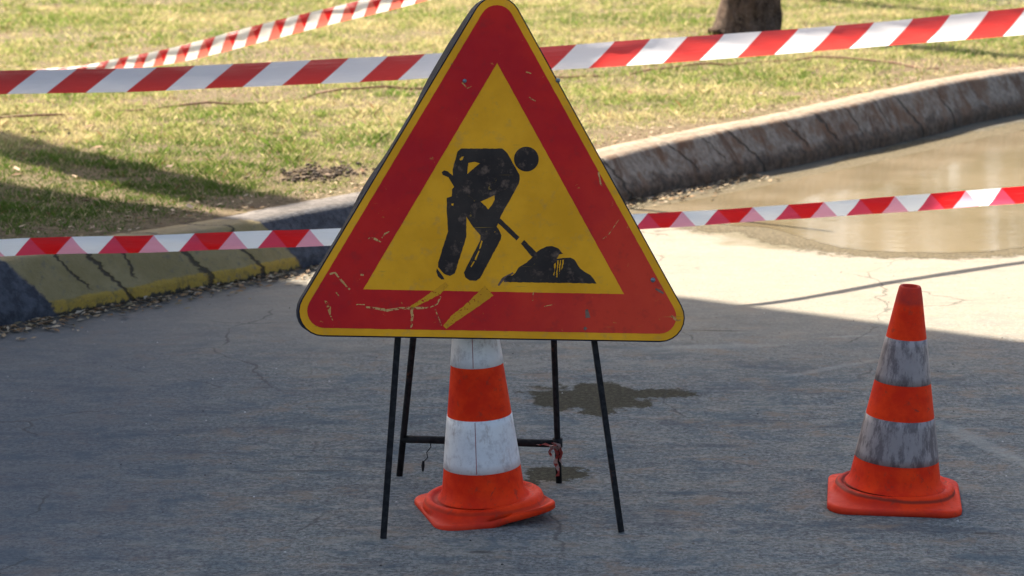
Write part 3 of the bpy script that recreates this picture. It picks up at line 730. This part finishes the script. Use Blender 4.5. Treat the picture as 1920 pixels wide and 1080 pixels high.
# ------------------------------------------------------------------ scrap of tape and wire hanging on the crossbar
def ribbon(bm, pts, w0, tw=0., seed=0, uvs=None):
    rs = random.Random(seed); prev = None
    for i, p in enumerate(pts):
        a = rs.uniform(-.6, .6) + tw * i; d = Vector((math.cos(a), math.sin(a) * .8, .25 * math.sin(a * 2))) * w0 / 2
        cur = (bm.verts.new(p - d), bm.verts.new(p + d))
        if prev: bm.faces.new((prev[0], prev[1], cur[1], cur[0]))
        prev = cur
def torn():
    m = NM('torn_tape'); co = m.co(); n_ = m.noise(co, 38, 3, .6)
    m.set(m.mix(m.ramp(n_, .47, .53), (.34, .045, .035), (.42, .30, .27)), .6, 0, .3)
    o = empty('torn_tape', c1)
    tag(o, 'faded torn scrap of red and white tape tied to the back leg of the sign', 'tape')
    rs = random.Random(2)
    def P(px, py, k=.0): q = at_y(px, py, c1.y - .016 + k); return q - c1
    for pts, wd, s_ in (([(1008, 834), (1020, 832), (1032, 836), (1046, 834), (1054, 840)], .012, 1), ([(1040, 836), (1046, 852), (1041, 866), (1047, 880), (1045, 893)], .013, 2), ([(1048, 838), (1053, 850), (1050, 862), (1055, 872)], .009, 3), ([(1036, 838), (1030, 848), (1034, 856)], .008, 4), ([(1036, 830), (1048, 834), (1054, 850), (1044, 860)], .010, 5)):
        bm = bmesh.new(); ribbon(bm, [P(a, b, rs.uniform(-.006, .002)) for a, b in pts], wd, .5, s_)
        bmesh.ops.solidify(bm, geom=bm.faces[:], thickness=.0006)
        from_bm('strand', bm, m.m, o)
    o2 = empty('wire', on(bl, hl, 823)); b0 = o2.location.copy()
    tag(o2, 'thin dark wire dangling from the left half of the crossbar, with a small knot', 'wire')
    bm = bmesh.new(); tube(bm, [at_y(a, b, b0.y - .01) - b0 for a, b in ((806, 826), (808, 838), (800, 848), (802, 858), (794, 866), (793, 880))], .0014, 5); from_bm('strand', bm, m_leg, o2)
    bm = bmesh.new(); tube(bm, [at_y(a, b, b0.y - .012) - b0 for a, b in ((794, 864), (793, 874), (793, 884))], [.003, .0045, .002], 6); from_bm('knot', bm, m_leg, o2)
torn()

# ------------------------------------------------------------------ cones
def cone_mats(dirty):
    orange = NM('cone_orange'); co = orange.co(); n1 = orange.noise(co, 9, 5, .65); n2 = orange.noise(co, 45, 5, .7)
    X, Y, Z = orange.sep(co)
    c = orange.mix(orange.ramp(n1, .35, .65), (.62, .020, .004), (.82, .045, .005))
    c = orange.mix(orange.math('MULTIPLY', orange.ramp(n2, .55, .72), .55), c, (.22, .045, .03))
    c = orange.mix(orange.math('MULTIPLY', orange.ramp(orange.noise(co, 14, 6, .8, .5), .60, .70), .75), c, (.12, .04, .03))
    if dirty: c = orange.mix(orange.math('MULTIPLY', orange.ramp(orange.math('ADD', Z, orange.math('MULTIPLY', n1, .03)), .505, .520), orange.math('MULTIPLY', n2, 1.1)), c, (.25, .03, .03))
    ln = orange.ramp(orange.math('ABSOLUTE', orange.math('SUBTRACT', orange.math('ADD', Z, orange.math('MULTIPLY', n1, .012)), .0415)), .006, .001)
    c = orange.mix(orange.math('MULTIPLY', ln, .75 if dirty else .35), c, (.10, .025, .015))
    dust = orange.ramp(orange.math('ADD', Z, orange.math('MULTIPLY', n1, .04)), .055, .03)
    c = orange.mix(orange.math('MULTIPLY', dust, .22), c, (.38, .07, .05))
    orange.set(c, orange.ramp(n2, .3, .7, .48, .68), 0, .10); orange.bump(orange.math('ADD', n1, orange.math('MULTIPLY', n2, .2)), .15, .008)
    wh = NM('cone_white_band'); co = wh.co()
    a = wh.noise(co, 34, 6, .75); b = wh.noise(wh.co(scale=(1, 1, .35)), 42, 5, .75); d_ = wh.noise(co, 8, 4, .6)
    if dirty:
        c = wh.mix(wh.ramp(d_, .35, .65), (.25, .21, .205), (.32, .275, .265))
        c = wh.mix(wh.math('MULTIPLY', wh.ramp(b, .44, .60), .88), c, (.10, .078, .082)); c = wh.mix(wh.math('MULTIPLY', wh.ramp(a, .66, .72), .8), c, (.50, .48, .46))
    else:
        c = wh.mix(wh.ramp(d_, .35, .65), (.64, .62, .62), (.76, .73, .70)); c = wh.mix(wh.math('MULTIPLY', wh.ramp(a, .46, .70), .75), c, (.40, .36, .36))
        c = wh.mix(wh.math('MULTIPLY', wh.ramp(b, .54, .68), .55), c, (.34, .25, .21))
    wh.set(c, .5, 0, .4); wh.bump(a, .1, .005)
    return orange.m, wh.m
def lathe(bm, prof, n=48, cap=False, bend=None):
    rings = []
    for (r_, z) in prof: rings.append([bm.verts.new((r_ * math.cos(2 * math.pi * k / n), r_ * math.sin(2 * math.pi * k / n), z)) for k in range(n)])
    for a, b in zip(rings, rings[1:]):
        for k in range(n): bm.faces.new((a[k], a[(k + 1) % n], b[(k + 1) % n], b[k]))
    if cap: bm.faces.new(rings[-1])
def cone(label, loc, tilt, rz, H, rb, rt, zb_, bands, side, mats, ringr, warp, seam):
    o = empty('traffic_cone', loc, tilt); tag(o, label, 'traffic cone', 'traffic cones on the road')
    mo, mw = mats
    def rad(z): return rb + (rt - rb) * (z - zb_) / (H - zb_)
    # body with flare and hollow top
    bm = bmesh.new()
    prof = [(rad(.055) + .012, .040), (rad(.06) + .006, .047), (rad(.07) + .002, .058)]
    z = .075
    while z < H - .006: prof.append((rad(z), z)); z += .02
    prof += [(rad(H) * 1.0, H - .004), (rad(H) * .9, H), (rad(H) * .72, H - .001), (rad(H) * .68, H - .03)]
    lathe(bm, prof, 56)
    from_bm('body', bm, mo, o, True)
    for (z0, z1) in bands:
        bm = bmesh.new(); e = .0012
        lathe(bm, [(rad(z0) - .001, z0 - .0005), (rad(z0) + e, z0)] + [(rad(z0 + (z1 - z0) * k / 6) + e, z0 + (z1 - z0) * k / 6) for k in range(1, 7)] + [(rad(z1) - .001, z1 + .0005)], 56)
        b_ = from_bm('reflective_band', bm, mw, o, True)
        if seam:
            bm = bmesh.new(); a_ = seam; pts = [Vector(((rad(z) + .0014) * math.cos(a_), (rad(z) + .0014) * math.sin(a_), z)) for z in (z0 + .002, (z0 + z1) / 2, z1 - .002)]
            tube(bm, pts, .0009, 5); from_bm('seam', bm, simple('seam_red', (.30, .07, .07), .6), b_)
    # base: square plate with rounded corners, and the round raised ring on it
    bm = bmesh.new(); h = side / 2; cr = side * .16; ring0 = []
    for k in range(4):
        cx_, cy_ = ((1, 1), (-1, 1), (-1, -1), (1, -1))[k]
        for j in range(7):
            t = math.pi / 2 * k + math.pi / 2 * j / 6; ring0.append(((h - cr) * cx_ + cr * math.cos(t), (h - cr) * cy_ + cr * math.sin(t)))
        nx_ = ((-1, 1), (-1, -1), (1, -1), (1, 1))[k]
        p = ring0[-1]; q_ = ((h - cr) * nx_[0] + cr * math.cos(math.pi / 2 * (k + 1)), (h - cr) * nx_[1] + cr * math.sin(math.pi / 2 * (k + 1)))
        for j in range(1, 10): ring0.append((p[0] + (q_[0] - p[0]) * j / 10, p[1] + (q_[1] - p[1]) * j / 10))
    N_ = len(ring0)
    lv = []
    def warpz(x, y): return warp(x, y)
    circ = lambda r_: [(r_ * x / math.hypot(x, y), r_ * y / math.hypot(x, y)) for x, y in ring0]
    for (pts, z) in ((ring0, .001), ([(x * 1.0, y * 1.0) for x, y in ring0], .013), ([(x * .985, y * .985) for x, y in ring0], .017), ([(x * .96, y * .96) for x, y in ring0], .0185)):
        lv.append([bm.verts.new((x, y, z + warpz(x, y))) for x, y in pts])
    def squircle(r_, k):  # between plate outline and circle
        return [(a[0] * k + b[0] * (1 - k), a[1] * k + b[1] * (1 - k)) for a, b in zip([(x * r_ / h, y * r_ / h) for x, y in ring0], circ(r_))]
    for (r_, z, k) in ((ringr + .002, .020, .15), (ringr - .002, .030, .12), (ringr - .005, .038, .10), (ringr - .011, .043, .05), (ringr - .018, .0425, 0), (ringr - .022, .037, 0), (ringr - .028, .0355, 0), (rad(.05) + .010, .0370, 0), (rad(.05) + .004, .042, 0), (rad(.05) - .004, .05, 0)):
        lv.append([bm.verts.new((x, y, z + warpz(x, y) * .6)) for x, y in squircle(r_, k)])
    for a, b in zip(lv, lv[1:]):
        for k in range(N_): bm.faces.new((a[k], a[(k + 1) % N_], b[(k + 1) % N_], b[k]))
    bm.faces.new(lv[0][::-1])
    bs = from_bm('base', bm, mo, o, True); bs.rotation_euler = (0, 0, rz)
    return o
p1 = at_z(908, 958)
cone('taller cone with clean white bands standing behind and under the triangular sign', (p1.x, p1.y, .0), (R(1.5), R(-2.6), 0), R(15), .66, .098, .029, .075, [(.118, .246), (.372, .50), (.575, .625)], .300, cone_mats(False), .147,
     lambda x, y: .028 * max(0, (x * .75 - y * .66) / .15) ** 2 * (x > -.02) * .55, R(-97))
p2 = at_z(1675, 935)
cone('shorter cone with grimy grey bands standing alone at right of the sign', (p2.x, p2.y, .0), (R(1), R(2.6), 0), R(-8), .540, .108, .027, .075, [(.108, .216), (.303, .412)], .325, cone_mats(True), .150, lambda x, y: .006 * math.sin(x * 14), 0)

# ------------------------------------------------------------------ barrier tapes
def tape_mat(name, period, slope, mode, phase=0., width=.08, red=(.56, .045, .04), white=(.74, .75, .80), k2=0., back=(.70, .32, .42), fron=(.60, .05, .10)):
    m = NM(name); uv = m.tc.outputs['UV']; U, V, _ = m.sep(uv)
    co = m.co(); n_ = m.noise(m.co('UV', scale=(12, 30, 1)), 1, 4, .6)
    curve = m.math('MULTIPLY', m.math('SINE', m.math('MULTIPLY', V, 3.14159)), k2)
    def band(s_, ph):
        t = m.math('ADD', m.math('ADD', m.math('DIVIDE', m.math('SUBTRACT', U, m.math('MULTIPLY', V, s_ * width)), period), ph), curve)
        fr = m.math('FRACT', t)
        return m.math('MULTIPLY', m.ramp(fr, 0, .012), m.ramp(fr, .507, .495))
    f = band(slope, phase)
    if mode == 'single':
        c = m.mix(f, white, red)
    else:
        t = m.math('ADD', m.math('DIVIDE', m.math('SUBTRACT', U, m.math('MULTIPLY', m.math('SUBTRACT', 2.0, V), slope * width)), period), phase)
        fr = m.math('FRACT', t); b = m.math('MULTIPLY', m.ramp(fr, 0, .012), m.ramp(fr, .507, .495))
        c = m.mix(f, m.mix(b, white, back), m.mix(b, fron, (.62, .010, .012)))
    c = m.mix(m.math('MULTIPLY', m.ramp(n_, .55, .75), .15), c, (.3, .28, .28))
    m.set(c, .38, 0, .4)
    cr = m.noise(m.co('UV', scale=(4, 16, 1)), 1, 3, .6); m.bump(cr, .45, .012)
    tr = m.n('ShaderNodeBsdfTranslucent'); m.put(tr.inputs[0], c); mx = m.n('ShaderNodeMixShader'); mx.inputs[0].default_value = .48
    m.t.links.new(m.b.outputs[0], mx.inputs[1]); m.t.links.new(tr.outputs[0], mx.inputs[2]); m.t.links.new(mx.outputs[0], m.out.inputs[0])
    return m.m
def tape(label, keys, mat, seed, curl=.3, tilt=0., nw=8, tiltf=None, bars=None, period=1.):
    """keys: (px, y_top, y_bottom, depth) where the tape passes in the photograph"""
    tops = [at_y(a, t, d) for a, t, b, d in keys]; bots = [at_y(a, b, d) for a, t, b, d in keys]
    T = resample(tops, .03); B_ = resample(bots, .03)
    nn_ = min(len(T), len(B_)); T = [T[int(i * (len(T) - 1) / (nn_ - 1))] for i in range(nn_)]; B_ = [B_[int(i * (len(B_) - 1) / (nn_ - 1))] for i in range(nn_)]
    verts, faces, uvs = [], [], []; L = 0
    for i in range(nn_):
        if i: L += (T[i] - T[i - 1]).length
        if bars:                                             # printed length, measured in bars along the tape
            q = T[i] - Vector((0, 0, CAM_H)); L = period * float(np.interp(960 + F * q.x / (q.y * cp - q.z * sp), [b[0] for b in bars], [b[1] for b in bars]))
        for j in range(nw + 1):
            v = j / nw; p = B_[i].lerp(T[i], v)
            a = curl * (v - .5) ** 2 * .3 + tilt * (v - .5) * .08 + .003 * math.sin(L * 5 + v * 3 + seed) + .0022 * math.sin(L * 17 + v * 5) + .0016 * math.sin(L * 41 + v * 9 + 3 * math.sin(L * 7))
            if tiltf: a += tiltf(L, v)
            verts.append((p.x, p.y + a, p.z)); uvs.append((L, v))
    for i in range(nn_ - 1):
        for j in range(nw):
            a = i * (nw + 1) + j; faces.append((a, a + nw + 1, a + nw + 2, a + 1))
    o = mesh('barrier_tape', verts, faces, mat, smooth=True)
    ul = o.data.uv_layers.new(name='UVMap')
    for lp in o.data.loops: ul.data[lp.index].uv = uvs[lp.vertex_index]
    tag(o, label, 'barrier tape', 'red and white barrier tapes')
    return o
up_keys = [(-700, 160, 200, 7.9), (-300, 146, 186, 8.1), (0, 135, 176, 8.35), (240, 130, 172, 8.5), (420, 123, 164, 8.6), (700, 109, 152, 8.72), (820, 102, 145, 8.8), (1020, 90, 132, 8.95), (1180, 78, 122, 9.1), (1400, 63, 106, 9.5), (1650, 43, 86, 9.95), (1900, 18, 66, 10.4), (2300, -22, 30, 10.9), (2800, -75, -20, 11.4)]
tape('upper tape stretched behind the top of the sign, wide slanting red and white bars', up_keys, tape_mat('tape_wide', .272, 1.2, 'single', .353, k2=.0), 1, .25, tilt=.8, period=.272,
     bars=[(-739, -6), (139, 0), (290, 1), (434, 2), (580, 3), (725, 4), (1153, 7), (1290, 8), (1430, 9), (1570, 10), (1715, 11), (2855, 19)])
lo_keys = [(-700, 510, 546, 6.7), (-300, 476, 512, 6.9), (0, 449, 482, 7.0), (280, 442, 474, 7.1), (500, 433, 465, 7.2), (630, 429, 461, 7.25), (1195, 402, 431, 7.6), (1400, 390, 417, 7.8), (1650, 371, 401, 7.95), (1920, 350, 381, 8.1), (2300, 322, 354, 8.3), (2800, 280, 312, 8.6)]
tape('lower tape stretched at kerb height behind the sign, folded so pink triangles show through', lo_keys, tape_mat('tape_folded', .241, .88, .0, .19, .052, (.6, .02, .03), (.80, .84, .86)), 2, .1, period=.241,
     bars=[(-709, -5), (55, 0), (212, 1), (363, 2), (510, 3), (1214, 8), (1345, 9), (1478, 10), (1612, 11), (2810, 20)])
far_keys = [(60, 131, 135, 13.3), (150, 124, 133, 13.1), (220, 110, 131, 12.9), (330, 88, 118, 12.6), (480, 48, 82, 12.3), (620, 14, 46, 12.0), (760, -20, 12, 11.7), (950, -75, -42, 11.4), (1200, -150, -118, 11.0)]
tape('distant sunlit tape running uphill across the lawn at the upper left', far_keys, tape_mat('tape_far', .165, .62, .45, .1, .08, white=(.85, .82, .78), back=(.84, .78, .72), fron=(.74, .16, .12)), 3, .2)

# ------------------------------------------------------------------ trees
def bark_mat():
    m = NM('bark'); co = m.co(scale=(1, 1, .35)); n1 = m.noise(co, 14, 6, .7, .6); n2 = m.noise(m.co(), 60, 4, .7)
    v = m.vor(co, 16)
    c = m.mix(m.ramp(n1, .35, .65), (.028, .020, .016), (.13, .09, .068)); c = m.mix(m.ramp(n2, .5, .7), c, (.24, .18, .14))
    m.set(c, .95, 0, .1); m.bump(m.math('ADD', n1, v), 1.0, .05); return m.m
M_BARK = bark_mat()
def leaf_mat():
    m = NM('leaves'); co = m.co(); n_ = m.noise(co, 2.5, 3)
    c = m.mix(m.ramp(n_, .35, .65), (.04, .07, .018), (.09, .13, .035)); m.set(c, .6, 0, .3); return m.m
M_LEAF = leaf_mat()
def tree(label, x, y, r0, h, crown_z, crown_r, seed, nleaf=5000):
    rs = random.Random(seed); o = empty('tree', (x, y, float(lawn_h(x, y)) - .10)); tag(o, label, 'tree', 'trees on the lawn')
    bm = bmesh.new(); pts, rad = [], []
    for k in range(26):
        t = k / 25; z = h * t ** 1.6; pts.append(Vector((.12 * math.sin(t * 2.3), .08 * math.sin(t * 3 + 1), z))); rad.append(r0 * (1 - .55 * t) * (1 + .16 * math.exp(-z / .16)))
    tube(bm, pts, rad, 28, cap=True)
    for v in bm.verts:
        a = math.atan2(v.co.y, v.co.x); k = 1 + .04 * math.sin(a * 5 + seed) + .035 * math.sin(a * 11 + v.co.z * 9) + rs.uniform(-.035, .035)
        v.co.x *= k; v.co.y *= k
    from_bm('trunk', bm, M_BARK, o, True)
    ends = []
    for k in range(7):
        a = k * 2.4 + rs.uniform(-.3, .3); st = pts[-1 - (k % 4)]; bm = bmesh.new()
        e = Vector((math.cos(a) * crown_r * .75, math.sin(a) * crown_r * .75, crown_z + rs.uniform(-.3, .9))); mid = st.lerp(e, .5) + Vector((0, 0, .25))
        tube(bm, [st, st.lerp(mid, .5), mid, mid.lerp(e, .5), e], [r0 * .38, r0 * .28, r0 * .2, r0 * .12, r0 * .05], 8); from_bm('limb', bm, M_BARK, o, True); ends += [mid, e]
    vs, fs = [], []
    cl = [e + Vector((rs.gauss(0, .35), rs.gauss(0, .35), rs.gauss(.1, .3))) for e in ends for _ in range(3)]
    for _ in range(nleaf):
        c = rs.choice(cl); p = c + Vector((rs.gauss(0, .26), rs.gauss(0, .26), rs.gauss(0, .2))); b = len(vs); s_ = rs.uniform(.03, .06)
        d = Vector((rs.gauss(0, 1), rs.gauss(0, 1), rs.gauss(0, 1))).normalized(); e_ = d.orthogonal().normalized()
        vs += [p - d * s_, p + e_ * s_ * .45, p + d * s_, p - e_ * s_ * .45]; fs.append((b, b + 1, b + 2, b + 3))
    mesh('crown', vs, fs, M_LEAF, o)
t1 = at_z(1394, 66, .185)
tree('rough brown tree trunk standing on the lawn at the top of the picture', t1.x, t1.y, .262, 3.4, 4.6, 1.5, 3)
tree('second tree farther back whose trunk throws a shadow on the lawn', .95, 24.2, .17, 5.2, 6.8, 1.3, 8)

# ------------------------------------------------------------------ flat canopy on round posts, out of the picture, that shades the foreground
def canopy():
    Hc = 6.0; sh = Vector((SDX, SDY, 0)) * Hc * SUN_L
    ea, eb = at_z(1272, 555), at_z(1920, 640)                     # the edge of its shadow on the road
    e = (eb - ea).normalized(); n_ = Vector((-e.y, e.x, 0));
    if n_.y > 0: n_ = -n_                                         # towards the camera side
    def gs(px, py, z): q = at_z(px, py, z) + Vector((-SDX, -SDY, 0)) * z * SUN_L; q.z = 0; return q
    el, ek = gs(0, 328, .20), gs(528, 420, .20)
    e2 = (ek - el).normalized()
    A = el + sh - e2 * 4.0; M_ = ea + sh; B = ea + sh + e * 4.2
    poly = [A, ek + sh, M_, B, B + n_ * 9.5, A + n_ * 9.5]
    o = empty('canopy', (A.x, A.y, 0)); tag(o, 'flat concrete roof on round posts at the left, out of the picture, shading the road', 'canopy')
    m = simple('canopy_concrete', (.34, .33, .31), .85, 0, .2, 6, .2)
    base = o.location
    vs = [Vector((p.x, p.y, z)) - base for z in (Hc, Hc + .28) for p in poly]
    mesh('roof', vs, [(5, 4, 3, 2, 1, 0), (6, 7, 8, 9, 10, 11)] + [(k, (k + 1) % 6, 6 + (k + 1) % 6, 6 + k) for k in range(6)], m, o)
    # first post stands where the shadow band on the lawn begins
    posts = [(-4.72, 14.75, .215), ]
    q = A + e * .8 + n_ * .8; posts.append((q.x, q.y, .2)); q = A + e * .8 + n_ * 8.5; posts.append((q.x, q.y, .2))
    for (x, y, r_) in posts:
        bm = bmesh.new(); tube(bm, [Vector((x, y, 0)) - base, Vector((x, y, Hc)) - base], r_, 28); from_bm('post', bm, m, o, True)
canopy()

# ------------------------------------------------------------------ unseen wood added far beyond the lawn (it fills the low sky that the puddle and the road mirror)
def wood():
    rs = np.random.RandomState(9); n = 26000
    cx = rs.rand(90) * 110 - 55; cy = 44 + rs.rand(90) * 12; hh = 9 + rs.rand(90) * 8
    k = rs.randint(0, 90, n); p = rs.normal(size=(n, 3)); p /= np.linalg.norm(p, axis=1)[:, None]; p *= rs.rand(n)[:, None] ** .33
    P = np.stack([cx[k] + p[:, 0] * 3.6, cy[k] + p[:, 1] * 3, hh[k] * .52 + p[:, 2] * hh[k] * .5], 1)
    a = rs.normal(size=(n, 3)); b = rs.normal(size=(n, 3)); a /= np.linalg.norm(a, axis=1)[:, None]; b = np.cross(a, b); b /= np.linalg.norm(b, axis=1)[:, None]
    s_ = (.25 + .3 * rs.rand(n))[:, None]
    V = np.stack([P - a * s_, P + b * s_ * .5, P + a * s_, P - b * s_ * .5], 1).reshape(-1, 3)
    o = mesh('wood', V.tolist(), [(4 * i, 4 * i + 1, 4 * i + 2, 4 * i + 3) for i in range(n)], M_LEAF)
    tag(o, 'unseen far off wood beyond the lawn, added to darken the mirrored low sky', 'wood', kind='stuff')
wood()
